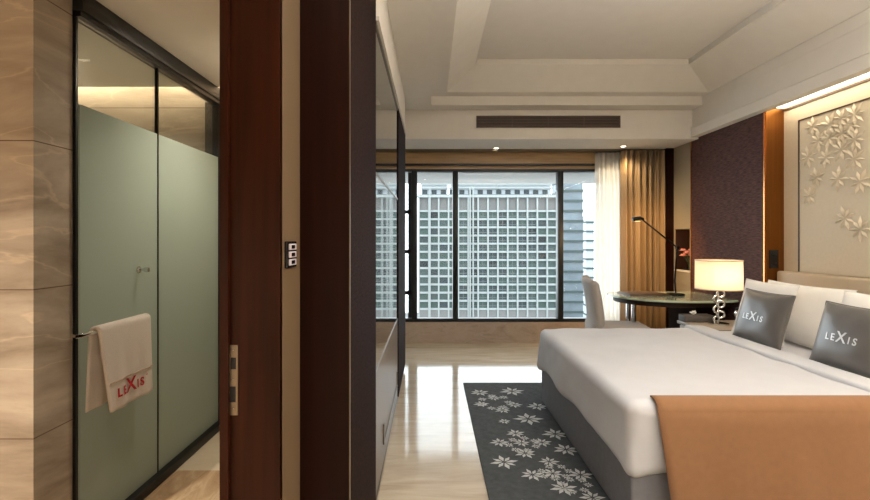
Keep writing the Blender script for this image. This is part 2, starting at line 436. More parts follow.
# outer skin so that the tray is solid
out = [bmc.verts.new(p) for p in ((-.02,.98,3.3),(2.97,.98,3.3),(2.97,5.24,3.3),(-.02,5.24,3.3))]
bot = [bmc.verts.new(p) for p in ((-.02,.98,ZB),(2.97,.98,ZB),(2.97,5.24,ZB),(-.02,5.24,ZB))]
bmc.faces.new(out)
for k in range(4): bmc.faces.new([out[k],out[(k+1)%4],bot[(k+1)%4],bot[k]])
r0v = first
for k in range(4): bmc.faces.new([bot[k],bot[(k+1)%4],r0v[(k+1)%4],r0v[k]])
struct('ceiling_tray', bmc, m_ceil, 'cream coffered ceiling tray', 'ceiling', smooth=False)
struct('ceiling', boxes((-1.0,-.0202,YB,5.45,ZB,2.95),(-.0202,2.97,5.2402,5.45,ZB,2.95),(-.0202,2.97,YB,.9798,ZB,2.95)), m_ceil, 'cream ceiling border around the tray', 'ceiling')
struct('ceiling_bulkhead', boxes((-1.0,2.96,5.42,5.62,2.6001,2.806),(-1.0,3.4,5.42,YF+.2,2.48,2.60)), m_ceil, 'cream bulkhead and soffit above the window', 'ceiling')
struct('ceiling_bulkhead_right', boxes((2.9502,3.03,YB,5.44,2.50,2.806),(2.935,3.0,YB,5.419,2.499,2.60),(3.0,3.4,YB,YF+.2,2.56,2.7)), m_ceil, 'cream bulkhead above the headboard wall', 'ceiling')
struct('trim_11', boxes((2.927,2.9502,YB,5.419,2.597,2.607)), m_ceil)
struct('ceiling_wardrobe', boxes((-.9,XW,2.36,5.0,2.44,ZB),(-.6,XW,1.6,2.36,2.62,ZB),(-.95,-.255,2.36,5.02,2.425,2.445)), m_ceil, 'cream bulkhead above the wardrobe', 'ceiling')
struct('trim_12', boxes((XR-.012,XR,YB,4.325,2.498,2.515)), m_shadowline)
led = thing('cove_light', 'long warm light strip glowing along the top of headboard wall', 'light strip', (3.1, 1.5, 2.52))
obj('diffuser', box(3.035, XR-.012, YB+.05, 4.32, 2.528, 2.536), m_led, led)
obj('channel', boxes((3.03,XR,YB+.02,4.323,2.536,2.56)), m_ceil, led)
# bathroom ceilings
struct('ceiling_bathroom', boxes((-3.0,-.6,YB,3.5,2.41,2.6)), M('warm bathroom ceiling', (206,184,152), .8)) if False else struct('ceiling_bathroom', boxes((-3.0,-.6,YB,3.36,2.415,2.6)), m_ceil, 'plain warm bathroom ceiling', 'ceiling')
sl = thing('shower_cove_light', 'hidden warm light strip washing the shower back wall', 'light strip', (-2.2, 3.45, 2.5))
obj('diffuser', box(-2.95,-.95,3.38,3.49,2.52,2.53), m_ledbath, sl)
obj('channel', box(-2.98,-.92,3.36,3.5,2.53,2.60), m_ceil, sl)

# ------------------------------------------------------------------ window
win = struct('window_1', boxes((-.9,2.95,YF+.02,YF+.12,.27,.315),(-.9,2.95,YF+.02,YF+.12,2.225,2.26),(-.9,-.84,YF+.02,YF+.12,.3,2.26),(2.88,2.95,YF+.02,YF+.12,.3,2.26)), m_winframe, 'wide dark framed window onto the city', 'window')
mx = [-.215, .317, 1.685]
for x in mx:
    obj('mullion', box(x-.035, x+.035, YF+.0, YF+.12, .3, 2.24, .004), m_winframe, win)
edges = [-.85]+mx+[2.89]
for i in range(4):
    obj('pane', box(edges[i]+.02, edges[i+1]-.02, YF+.07, YF+.078, .31, 2.23), m_glass, win)
sash = obj('casement_sash', boxes(*[(-.85,-.24,YF+.045,YF+.095,z,z+.05) for z in (1.68,1.16,.62)],(-.3,-.25,YF+.045,YF+.1,.32,2.22)), m_winframe, win)
sash['label'] = 'casement sash with crossbars'

# ------------------------------------------------------------------ city beyond
struct('ground', box(-150,250,20,400,-62,-60), m_ground)
struct('trim_13', box(-1.2,3.4,YF+.24,8.15,2.29,2.36), m_canopy, 'pale external canopy above the window', 'canopy')
YC = 150.0; px2m = YC/F
def PX(px): return (px-VX)*px2m
def PZ(py): return H-(py-VY)*px2m
xl, xr = PX(419), PX(557)
bl = thing('office_building', 'wide white gridded building with rows of windows, straight across the street', 'building', ((xl+xr)/2, YC+10, -60))
obj('wall', boxes((xl,xr,YC+.8,YC+25,-60,PZ(194))), m_facgrey, bl)
cols, rows = 14, 12
cw = (xr-xl)/cols; r0, r1 = PZ(309), PZ(211); rh = (r1-r0)/rows
fins = bmesh.new()
for i in range(cols+1): add_box(fins, xl+i*cw-.24, xl+i*cw+.24, YC-.3, YC+.85, r0-4.5, PZ(196))
obj('vertical_fins', fins, m_fac, bl, smooth=False)
slabs = bmesh.new()
for j in range(rows+1): add_box(slabs, xl-.3, xr+.3, YC-.1, YC+.85, r0+j*rh-.3, r0+j*rh+.3)
add_box(slabs, xl-.6, xr+.6, YC-.6, YC+1, PZ(197.5), PZ(195))
obj('floor_slabs', slabs, m_fac, bl, smooth=False)
rest = [bmesh.new() for _ in m_w]
cnt = 0
for i in range(cols):
    for j in range(rows):
        x0 = xl+i*cw+.24; z0 = r0+j*rh+.3
        k = random.choice([0,0,1,1,2,2,3]) if j > 3 else random.choice([0,2,2,0,1])
        if 4 <= i <= 11 and cnt < 96:
            bmx = boxes((x0, x0+cw-.48, YC+.55, YC+.8, z0, z0+rh-.6),)
            wo = obj('window', bmx, m_w[k], bl, smooth=False); cnt += 1
            obj('transom', boxes((x0, x0+cw-.48, YC+.45, YC+.549, z0+.55, z0+.72),(x0+(cw-.48)*.5-.07, x0+(cw-.48)*.5+.07, YC+.45, YC+.549, z0, z0+rh-.6)), m_fac2, wo, smooth=False)
        else:
            add_box(rest[0], x0, x0+cw-.48, YC+.55, YC+.8, z0, z0+rh-.6, k)
for b in rest[1:]: b.free()
rw = obj('window_rows', rest[0], m_w, bl, smooth=False); rw['kind'] = 'stuff'
obj('podium', boxes((xl,xr,YC+.2,YC+.85,-60,r0-.3)), m_facgrey, bl, smooth=False)
pb = bmesh.new()
for x in (PX(430), PX(470), PX(473)): add_box(pb, x-.2, x+.2, YC-.8, YC-.4, -40, PZ(186))
obj('downpipe', pb, m_fac, bl, smooth=False)
up = thing('rooftop_block', 'stepped rooftop block with pale balconies above the gridded building', 'building', (PX(490), YC+20, PZ(196)))
ub = bmesh.new()
for (a, b, t) in ((421,448,178),(452,500,182),(502,556,179)): add_box(ub, PX(a), PX(b), YC+6, YC+24, PZ(194)+.05, PZ(t))
obj('wall', ub, m_tow3, up, smooth=False)
for k in range(14):
    a = 422+k*9.6; obj('window', box(PX(a), PX(a+5.2), YC+5.6, YC+6.1, PZ(193), PZ(188)), m_w[1], up, smooth=False)
ub = bmesh.new()
for z in (187, 183): add_box(ub, PX(420), PX(556), YC+4.8, YC+6, PZ(z), PZ(z)+.5)
obj('railing', ub, m_fac, up, smooth=False)
def tower(label, px0, px1, pytop, Y, mat, band, fh):
    s = Y/F; x0, x1 = (px0-VX)*s, (px1-VX)*s; zt = H-(pytop-VY)*s
    t = thing('tower_block', label, 'building', ((x0+x1)/2, Y+8, -60))
    obj('wall', box(x0, x1, Y, Y+16, -60, zt), mat, t, smooth=False)
    b = bmesh.new(); z = -40
    while z < zt: add_box(b, x0-.08, x1+.08, Y-.5, Y+16.1, z, z+.9); z += fh
    obj('floor_bands', b, band, t, smooth=False)
tower('blue green glass tower right of the gridded building', 562, 583, 172, 190, m_tow2, m_w[0], 4.0)
tower('pale slim distant tower beside the sheer curtain', 586, 594, 216, 260, m_tow3, m_w[0], 5.0)

# ================================================================== BATHROOM THINGS
XG = -1.53
fr = thing('shower_enclosure', 'black granite shower surround with header beam and kerb', 'shower frame', (XG, 2.75, 0))
obj('header_beam', box(-1.60,-1.49,2.056,3.499,2.33,2.414,.004), m_black, fr)
obj('head_channel', box(-1.545,-1.50,2.056,3.499,2.305,2.329), m_blackmetal, fr)
obj('kerb', box(-1.62,-1.485,2.056,3.499,0,.05,.005), m_black, fr)
obj('side_post', box(-1.545,-1.522,2.056,2.07,.05,2.33), m_blackmetal, fr)
obj('end_post', box(-1.62,-1.505,3.44,3.499,.05,2.33), m_black, fr)
for (ya, yb, lab) in ((2.082,2.672,'nearer frosted shower glass panel, behind the towel'),(2.684,3.436,'farther frosted shower glass panel, beside the dark door frame')):
    g = thing('shower_glass_panel', lab, 'shower screen', (XG, (ya+yb)/2, .052), 'shower glass panels')
    obj('frosted_pane', box(XG-.006, XG+.006, ya, yb, .052, 1.935), m_frost, g)
    obj('clear_pane', box(XG-.006, XG+.006, ya, yb, 1.9355, 2.303), m_clear, g)
    if ya < 2.2: obj('edge_seal', boxes((XG-.009,XG+.009,yb,yb+.01,.052,2.303)), m_blackmetal, g)
# towel rail on the glass
XB, ZT = -1.495, .935
rail = thing('towel_rail', 'slim chrome towel rail fixed across the shower glass', 'towel rail', (XB, 2.3, ZT))
obj('bar', tube([(-1.534,2.062,ZT),(XB-.012,2.045,ZT),(XB-.003,2.035,ZT),(XB,2.05,ZT),(XB,2.08,ZT),(XB,2.60,ZT)][0:1]+[(XB-.01,2.04,ZT),(XB,2.06,ZT),(XB,2.52,ZT)], .009, 14), m_chrome, rail)
for y in (2.475,):
    xe = XG+.006
    obj('bracket', tube([(XB,y,ZT),(xe,y,ZT)], .009, 12), m_chrome, rail)
    obj('flange', tube([(xe,y,ZT),(xe+.008,y,ZT)], .02, 16), m_chrome, rail)
hk = thing('robe_hook', 'small chrome robe hook on the shower glass above the towel', 'hook', (-1.5, 2.5, 1.19))
obj('peg', tube([(XG+.006,2.5,1.19),(XG+.03,2.5,1.19),(XG+.045,2.5,1.19),(XG+.06,2.5,1.19)], .01, 14, [.008,.007,.014,.012]), m_chrome, hk)
obj('back_plate', tube([(XG+.006,2.5,1.19),(XG+.011,2.5,1.19)], .018, 18), m_chrome, hk)
# towel
def towel_x(y, s):   # gentle hang folds
    return .006*math.sin(y*26+1)*s + .004*math.sin(y*57)*s
bmt = bmesh.new(); rows_ = []
ya, yb = 2.135, 2.515; nY = 40
prof = []
for i in range(16): prof.append(('b', i/15))
for i in range(1, 10): prof.append(('o', i/10))
for i in range(22): prof.append(('f', i/21))
R = .020
for (k, t) in prof:
    row = []
    for j in range(nY+1):
        y = ya+(yb-ya)*j/nY
        if k == 'b':
            z = .585+(ZT-.585)*t; x = XB-R-.012*(1-t) + towel_x(y, .5*(1-t)); yy = y-.02*(1-t)
        elif k == 'o':
            a = PI*(1-t); x = XB+R*math.cos(a); z = ZT+R*math.sin(a); yy = y
        else:
            z = ZT-(ZT-.56)*t; x = XB+R+.016*t+towel_x(y, t); yy = y+.05*t*(1-j/nY)
        row.append(bmt.verts.new((x, yy, z)))
    rows_.append(row)
for i in range(len(rows_)-1):
    for j in range(nY): bmt.faces.new([rows_[i][j], rows_[i][j+1], rows_[i+1][j+1], rows_[i+1][j]])
bmesh.ops.recalc_face_normals(bmt, faces=bmt.faces[:])
tw = thing('hand_towel', 'cream towel with red lettering hung over the chrome rail', 'towel', (XB, 2.3, .56))
obj('terry_cloth', bmt, m_towel, tw, solid=.014)
def front_x(y, z): 
    t = (ZT-z)/(ZT-.56); return XB+R+.016*t+towel_x(y-.05*t*(2.515-y)/.38, t)+.0115
b = bmesh.new(); bands = []
for j in range(31):
    y = 2.172+.34*j/30
    bands.append((b.verts.new((front_x(y,.695),y,.695)), b.verts.new((front_x(y,.688),y,.688))))
for j in range(30): b.faces.new([bands[j][0],bands[j+1][0],bands[j+1][1],bands[j][1]])
obj('woven_band', b, m_cream, tw, solid=.002)
b = bmesh.new()
for ch, y, z, s in (('L',2.233,.634,.056),('E',2.273,.634,.056),('X',2.330,.643,.094),('I',2.379,.634,.056),('S',2.412,.634,.056)):
    join(b, text_bm(ch, s, .0006, .0016), lambda c, y=y, z=z: Vector((front_x(y+c.x, z+c.y)+c.z, y+c.x, z+c.y)))
for k in range(10):
    a0, a1 = 2*PI*k/10, 2*PI*(k+1)/10; cy, cz = 2.442, .664
    q = [(cy+.006*math.cos(a0),cz+.006*math.sin(a0)),(cy+.006*math.cos(a1),cz+.006*math.sin(a1)),(cy+.0035*math.cos(a1),cz+.0035*math.sin(a1)),(cy+.0035*math.cos(a0),cz+.0035*math.sin(a0))]
    b.faces.new([b.verts.new((front_x(p[0],p[1])+.0006, p[0], p[1])) for p in q])
lt = obj('lettering', b, m_red, tw, smooth=False); lt['label'] = 'red embroidered LEXIS lettering'

# switch on the partition strip (its wall faces the bedroom)
sw = thing('light_switch', 'black square switch plate with three pale rockers on beige wall strip', 'light switch', (-.437, 1.505, 1.26))
obj('plate', box(-.437,-.428,1.430,1.531,1.262,1.343,.003), m_switch, sw)
for z in (1.279, 1.3025, 1.326):
    f = obj('button', box(-.428,-.4245,1.443,1.517,z-.0095,z+.0095,.002), m_button, sw)
    obj('mark', box(-.4246,-.4241,1.462,1.498,z-.0055,z+.0055), m_switch, f)

# ================================================================== WARDROBE
Y0, Y1, Y2 = 2.356, 3.93, 4.98
wd = thing('wardrobe', 'tall dark wardrobe with mirrored doors along the left wall', 'wardrobe', (-.57, 3.66, 0))
obj('body', boxes((-.88,XW-.03,Y0,Y2,.05,2.42)), m_cladwood, wd)
obj('plinth', boxes((-.86,XW-.012,Y0,Y2,0,.055)), m_cladwood, wd)
obj('end_panel', box(-.88, XW+.004, Y1+.006, Y2, .055, 2.42), m_clad, wd)
ym = (Y0+Y1)/2
for (a, b_) in ((Y0+.004, Y1-.003),):
    d = obj('upper_door', box(XW-.03, XW-.004, a, b_, 1.682, 2.40), m_mirror, wd); d['label'] = 'smoked mirror upper door'
    d = obj('mirror_door', box(XW-.03, XW-.004, a, b_, .702, 1.668), m_mirror, wd); d['label'] = 'tall smoked mirror door'
    d = obj('drawer', box(XW-.03, XW-.004, a, b_, .062, .688), m_lacquer, wd); d['label'] = 'taupe gloss drawer front'
    hb = bmesh.new()
    for bb in ((XW-.004,XW+.004,2.74,3.84,.176,.188),(XW-.004,XW+.004,2.74,2.752,.176,.29),(XW-.004,XW+.004,3.828,3.84,.176,.29)): add_box(hb, *bb)
    obj('pull', hb, m_steel, d)
for z in (1.675, .695): obj('metal_strip', box(XW-.03, XW-.001, Y0, Y1, z-.006, z+.006), m_steel, wd)
obj('top_rail', box(XW-.03, XW+.002, Y0, Y1, 2.402, 2.42), m_steel, wd)
obj('base_strip', box(XW-.02, XW+.0, Y0, Y2, .048, .06), m_steel, wd)

# ================================================================== CEILING FITTINGS
gx0, gx1 = .512, 2.134
ac = thing('air_grille', 'long dark slotted air vent in the bulkhead above the window', 'vent', ((gx0+gx1)/2, 5.41, 2.60))
gz0, gz1 = 2.605, 2.739
obj('frame', boxes((gx0,gx1,5.405,5.42,gz0,gz0+.012),(gx0,gx1,5.405,5.42,gz1-.012,gz1),(gx0,gx0+.012,5.405,5.42,gz0,gz1),(gx1-.012,gx1,5.405,5.42,gz0,gz1)), m_grille, ac)
obj('backing', box(gx0+.01,gx1-.01,5.416,5.4195,gz0+.01,gz1-.01), m_gdark, ac)
for k in range(6):
    z = gz0+.024+k*.0172; obj('slat', box(gx0+.012,gx1-.012,5.407,5.416,z-.004,z+.004), m_grille, ac)
for k in (0.25,.5,.75):
    x = gx0+(gx1-gx0)*k; obj('divider', box(x-.003,x+.003,5.406,5.417,gz0+.012,gz1-.012), m_grille, ac)
def downlight(x, y, z, label):
    t = thing('downlight', label, 'downlight', (x, y, z-.004), 'ceiling downlights')
    obj('ring', lathe([(.045,0),(.045,-.005),(.03,-.006),(.03,0)], (x,y,z), 24, True), m_ceil, t)
    obj('lens', lathe([(0,-.002),(.029,-.002),(.029,-.0005),(0,-.0005)], (x,y,z), 20), m_down, t)
downlight(.81, 5.96, 2.48, 'small round downlight in the soffit at the middle of the window')
downlight(2.34, 5.84, 2.48, 'small round downlight in the soffit above the sheer curtain')
for (x, y) in ((.5,.3),(1.6,.3),(2.6,.3)): downlight(x, y, ZB, 'unseen round downlight added in the ceiling border near the bed')  # fittings added out of view to brighten the bedroom
downlight(-.14, .9, ZB, 'unseen round downlight added in the corridor ceiling')  # added out of view as corridor fill
for (x, y) in ((-2.0,.1),(-1.0,2.85),(-2.3,2.75)): downlight(x, y, 2.415, 'unseen round downlight added in the bathroom ceiling')  # added out of view to light bathroom and shower

# ================================================================== CURTAINS
def curtain(x0, x1, Y, amp, waves, z0, z1, n, ph=0., narrow=0.):
    bm = bmesh.new(); rr = []
    for k in range(9):
        z = z0+(z1-z0)*k/8; row = []
        for i in range(n+1):
            t = i/n; x = x0+(x1-x0)*t
            a = amp*(1-.25*k/8)
            y = Y + a*math.sin(2*PI*waves*t+ph) + .35*a*math.sin(2*PI*waves*2.3*t+ph*2+.3*k/8)
            x += .25*a*math.cos(2*PI*waves*t*1.0+ph)
            row.append(bm.verts.new((x, y, z)))
        rr.append(row)
    for k in range(8):
        for i in range(n): bm.faces.new([rr[k][i], rr[k][i+1], rr[k+1][i+1], rr[k+1][i]])
    return bm
ct = obj('sheer_curtain', curtain(2.09, 2.52, 6.13, .028, 7, .015, 2.455, 120), m_sheer, solid=.002, angle=80)
tag(ct, 'white sheer curtain gathered at the right edge of window', 'curtain')
ct = obj('drape', curtain(2.38, 2.925, 6.02, .055, 7, .012, 2.455, 160, .7), m_drape, solid=.004, angle=80)
tag(ct, 'gold brown pleated drape hanging beside the white sheer', 'curtain')
cr = thing('curtain_rail', 'slim curtain track under the soffit above drape', 'curtain rail', (2.3, 5.98, 2.46))
for y in (6.04, 6.13): obj('track', box(-.85, 2.92, y-.012, y+.012, 2.457, 2.48), m_steel, cr)

# ================================================================== DESK GROUP
ZD = .75
dk = thing('writing_desk', 'writing desk with rounded green grey glass top beside the drape', 'desk', (2.45, 5.05, 0))
poly = [(1.93,5.22),(1.95,5.08),(2.02,4.92),(2.13,4.78),(2.30,4.68),(2.50,4.64),(2.72,4.65),(3.015,4.70),(3.015,5.50),(2.20,5.52),(2.05,5.47),(1.96,5.36)]
obj('desktop', prism(poly, ZD-.022, ZD, .006), m_desk, dk)
cx, cy = 2.55, 5.1
obj('apron', prism([(cx+(x-cx)*.9, cy+(y-cy)*.86) for x,y in poly], ZD-.075, ZD-.0225), m_dkwood, dk)
obj('pedestal', box(2.68,2.98,4.86,5.42,.0,ZD-.076,.006), M('matt dark wood', (34,24,17), .9, spec=.05), dk)
for (x,y) in ((2.12,5.02),(2.2,5.36)): obj('leg', tube([(x,y,0),(x,y,ZD-.076)], .022, 14), m_chrome, dk)
dp = thing('desk_pad', 'dark brown leather desk pad lying on the desktop', 'desk pad', (2.3, 5.2, ZD))
obj('board', box(2.08,2.52,5.02,5.38,ZD,ZD+.010,.003), m_leather, dp)
obj('cover_flap', box(2.09,2.50,5.03,5.36,ZD+.010,ZD+.018,.003), m_leather, dp)
# desk lamp: base near the wall, tall stem, long arm reaching back over the desk
lb = Vector((2.61, 5.12, ZD))
dl = thing('desk_lamp', 'black adjustable desk lamp standing on the desk before drape', 'desk lamp', lb)
obj('base', lathe([(0,0),(.085,0),(.088,.008),(.08,.02),(.02,.026),(0,.026)], lb, 28), m_lampblk, dl)
e1 = Vector((2.625, 5.12, 1.26)); e2 = Vector((2.24, 5.10, 1.56))
obj('stem', tube([lb+Vector((0,0,.02)), lb+Vector((-.01,0,.15)), e1], .009, 10), m_lampblk, dl)
obj('arm', tube([e1+Vector((.03,0,-.025)), e2], .008, 10), m_lampblk, dl)
obj('joint', tube([e1+Vector((0,-.018,0)), e1+Vector((0,.018,0))], .018, 14), m_lampblk, dl)
hd = obj('lamp_head', tube([e2+Vector((.02,0,0)), e2+Vector((-.02,0,.01)), e2+Vector((-.09,0,.0)), e2+Vector((-.10,0,-.002))], .02, 14, [.012,.02,.026,.02]), m_lampblk, dl)
obj('bulb', box(e2.x-.09,e2.x-.02,e2.y-.008,e2.y+.008,e2.z-.024,e2.z-.02), emis('desk lamp diode', (255,214,150), 2), hd)
# chair
chx, chy = 1.86, 4.92
ch = thing('desk_chair', 'grey upholstered desk chair drawn up to the desk', 'chair', (chx, chy, 0))
seat = rbox(chx-.16, chx+.34, chy-.25, chy+.25, .38, .48, .04, 6, 3)
obj('seat', seat, m_chair, ch)
bk = rbox(chx-.235, chx-.145, chy-.235, chy+.235, .36, .95, .04, 8, 3)
for v in bk.verts:
    t = (v.co.z-.36)/.59; v.co.x -= .07*t*t; v.co.x += .05*((v.co.y-chy)/.235)**2*(1 if t > .2 else 0)*.8
    v.co.z += .025*((v.co.y-chy)/.235)**3*t
obj('backrest', bk, m_chair, ch)
for (sx, sy) in ((-.13,-.2),(-.13,.2),(.29,-.2),(.29,.2)):
    obj('leg', tube([(chx+sx*1.05,chy+sy*1.05,0),(chx+sx,chy+sy,.385)], .018, 10, [.013,.02]), m_dkwood, ch)
rot = Matrix.Translation((chx,chy,0)) @ Matrix.Rotation(-.12, 4, 'Z') @ Matrix.Translation((-chx,-chy,0))
ch.rotation_euler = (0,0,-.12)
# vase of flowers in the niche
vz = nz0; vc = (3.07, 5.70, vz)
vs = thing('flower_vase', 'small glass vase of pink flowers in the wall niche', 'vase', vc)
obj('vase', lathe([(0,0),(.03,0),(.034,.03),(.03,.09),(.024,.1),(.021,.1),(.027,.03),(.024,.005),(0,.005)], vc, 20), m_vase, vs)
for k in range(6):
    a = k*1.05; tip = Vector((vc[0]-.03+.045*math.cos(a), vc[1]+.055*math.sin(a), vz+.17+.03*(k%3)))
    st = obj('stem', tube([(vc[0],vc[1],vz+.01),(vc[0]+.3*(tip.x-vc[0]),vc[1]+.3*(tip.y-vc[1]),vz+.1),tip], .0025, 6), m_green, vs)
    bb = bmesh.new()
    for lay, (rr, up_, npt) in enumerate(((.048,.004,6),(.034,.02,5),(.018,.028,4))):
        for q in range(npt):
            an = 2*PI*q/npt+lay*.5; d = Vector((math.cos(an), math.sin(an), 0)); s = Vector((-d.y, d.x, 0))
            pts = [tip, tip+d*rr*.6+s*rr*.4+Vector((0,0,up_*.6)), tip+d*rr+Vector((0,0,up_)), tip+d*rr*.6-s*rr*.4+Vector((0,0,up_*.6))]
            bb.faces.new([bb.verts.new(p) for p in pts])
    obj('bloom', bb, m_pink, vs, solid=.004)

# ================================================================== BEDSIDE
def nightstand(y0, y1, label):
    t = thing('nightstand', label, 'nightstand', (2.66, (y0+y1)/2, 0), 'nightstands either side of the bed')
    obj('body', box(2.35,3.015,y0+.01,y1-.01,.06,.555,.004), m_nightst, t)
    obj('top', box(2.32,3.018,y0,y1,.556,.585,.005), m_nightst, t)
    obj('plinth', box(2.40,3.0,y0+.03,y1-.03,0,.0595), m_dkwood, t)
    for z in (.10,.33):
        d = obj('drawer', box(2.338,2.3495,y0+.02,y1-.02,z,z+.215,.003), m_nightst, t)
        obj('handle', box(2.326,2.3375,(y0+y1)/2-.06,(y0+y1)/2+.06,z+.16,z+.17,.002), m_chrome, d)
    return t
nightstand(4.05, 4.53, 'taupe nightstand between the bed and the writing desk')
nightstand(1.52, 2.0, 'taupe nightstand on the near side of the bed')
ZN = .585
def bedlamp(x, y, label, power):
    t = thing('table_lamp', label, 'lamp', (x, y, ZN), 'lamps on the nightstands')
    obj('base', lathe([(0,0),(.085,0),(.085,.014),(.02,.018),(0,.018)], (x,y,ZN), 32), m_chrome, t)
    z = ZN+.018
    for k in range(6):
        bmx = torus((x-.02*(-1)**k,y,z+.027), .029, .009, rot=.35*(-1)**k)
        obj('ring', bmx, m_chrome, t); z += .046
    obj('stem', tube([(x,y,ZN+.015),(x,y,1.0)], .005, 10), m_chrome, t)
    z0, z1 = .905, 1.158; r = .188
    sh = obj('lamp_shade', lathe([(r,z0),(r-.002,z1),(r-.006,z1),(r-.004,z0)], (x,y,0), 56, True), m_shade, t)
    b = bmesh.new()
    for z in (z0, z1): add_lathe(b, [(r+.002,z-.004),(r+.002,z+.004),(r-.008,z+.004),(r-.008,z-.004)], (x,y,0), 56, True)
    obj('rim', b, m_headbd, sh)
    bl_ = obj('bulb', lathe([(0,0),(.02,.01),(.03,.04),(.022,.07),(0,.085)], (x,y,.985), 20), emis('warm bulb', (255,224,176), 6), t)
    point('bedside lamp light', (x-.001,y-.05,1.03), power, (255,236,212), .05)
    return t
bedlamp(2.57, 4.29, 'lit table lamp with cream drum shade and chrome ring stem, beside the tissue box', 4.2)
bedlamp(2.62, 1.76, 'lit table lamp with cream drum shade, added out of view on the near nightstand', 22)  # second lamp added out of view for more light
tb = thing('tissue_box', 'charcoal tissue box on the nightstand behind the bed corner', 'tissue box', (2.42, 4.44, ZN))
obj('box', box(2.33,2.60,4.40,4.52,ZN,ZN+.062,.005), m_tissuebox, tb)
tt = bmesh.new(); c0 = Vector((2.44,4.46,ZN+.061))
for q in range(7):
    a = 2*PI*q/7; b2 = 2*PI*(q+1)/7
    rr = .026+.012*(q%2); r2 = .026+.012*((q+1)%2 if q < 6 else 0)
    h1 = .015+.018*((q*3)%4)/3; h2 = .02+.022*(((q+1)%7*3)%4)/3
    tt.faces.new([tt.verts.new(p) for p in (c0, c0+Vector((rr*math.cos(a),rr*.6*math.sin(a),h1)), c0+Vector((r2*math.cos(b2),r2*.6*math.sin(b2),h2)))])
obj('tissue', tt, m_tissue, tb, solid=.002, smooth=False)
ck = thing('bedside_clock', 'small round chrome bedside clock between lamp and white pillow', 'clock', (2.66, 4.14, ZN))
obj('stand', lathe([(0,0),(.035,0),(.03,.01),(.008,.018),(.008,.09),(0,.09)], (2.66,4.14,ZN), 20), m_chrome, ck)
bmx = bmesh.new(); add_tube(bmx, [(2.66,4.125,ZN+.12),(2.66,4.155,ZN+.12)], .036, 28)
obj('case', bmx, m_chrome, ck)
obj('top_cap', box(2.635,2.685,4.122,4.158,ZN+.15,ZN+.172,.004), m_lampblk, ck)
sk = thing('bedside_socket', 'small dark socket plate low on the copper reveal', 'socket', (3.08, 4.32, 1.08))
obj('plate', box(3.045,3.125,4.314,4.325,1.085,1.25,.003), m_switch, sk)
for z in (1.13, 1.205): obj('outlet', lathe([(0,0),(.02,0),(.02,.004),(0,.004)], (3.085,4.311,z), 16), m_gdark, sk)

# ================================================================== BED
bd = thing('bed', 'large double bed with grey upholstered base', 'bed', (2.0, 3.07, 0))
obj('base', rbox(.912, 3.07, 2.19, 3.965, .016, .33, .012, 6, 2), m_bedbase, bd)
obj('mattress', rbox(.93, 3.07, 2.20, 3.955, .331, .600, .05, 8, 4), m_white, bd)
obj('piping', boxes((.909,.914,2.2,3.955,.305,.313)), m_bedbase, bd)
for (x, y) in ((1.12,2.28),(1.12,3.87),(2.98,2.28),(2.98,3.87)): obj('foot', tube([(x,y,.0),(x,y,.02)], .03, 12), m_dkwood, bd)
# duvet: drawn over three sides, cut back before the pillows
dv = rbox(.892, 2.235, 2.168, 3.985, .29, .612, .055, 34, 5, .010, 3.2, True)
for v in list(dv.verts):
    t = max(0, (.55-v.co.z)/.26)
    if v.co.x < .95: v.co.x += -.010*t + .010*t*math.sin(v.co.y*9); v.co.z += .004*t*math.sin(v.co.y*5+1)
    if v.co.y < 2.22: v.co.y += .006*t*math.sin(v.co.x*14)
    # corners drop into a soft point
    dc = math.hypot(v.co.x-.9, v.co.y-2.17)
    if dc < .25 and t > 0: v.co.z -= .05*t*(1-dc/.25)
    dc = math.hypot(v.co.x-.9, v.co.y-3.98)
    if dc < .2 and t > 0: v.co.z -= .03*t*(1-dc/.2)
bmesh.ops.delete(dv, geom=[f for f in dv.faces if f.calc_center_median().x > 2.23], context='FACES')
duv = thing('duvet', 'white duvet spread smooth over the bed', 'duvet', (1.56, 3.07, .25))
obj('cover', dv, m_white, duv, solid=.006, angle=80)
fold = rbox(2.10, 2.26, 2.166, 3.987, .594, .636, .018, 14, 3, .004, 5, False)
obj('turned_edge', fold, m_white, duv)
# tan sheet added to stand for warm light on the duvet's near side
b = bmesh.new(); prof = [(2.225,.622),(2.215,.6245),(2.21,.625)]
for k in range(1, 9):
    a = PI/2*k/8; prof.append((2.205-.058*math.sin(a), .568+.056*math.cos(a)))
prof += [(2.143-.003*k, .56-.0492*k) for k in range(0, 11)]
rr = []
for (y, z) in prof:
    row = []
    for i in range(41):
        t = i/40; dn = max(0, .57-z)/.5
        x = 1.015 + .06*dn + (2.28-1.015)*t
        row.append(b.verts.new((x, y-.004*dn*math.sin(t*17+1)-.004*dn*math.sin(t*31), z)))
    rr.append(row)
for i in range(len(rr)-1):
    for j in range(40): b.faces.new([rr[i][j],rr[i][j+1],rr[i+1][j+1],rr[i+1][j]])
bk_ = obj('warm_light_sheet', b, m_tan, solid=.008, angle=80)
tag(bk_, 'tan sheet standing for warm light on the near side of the bed', 'warm_light_sheet')

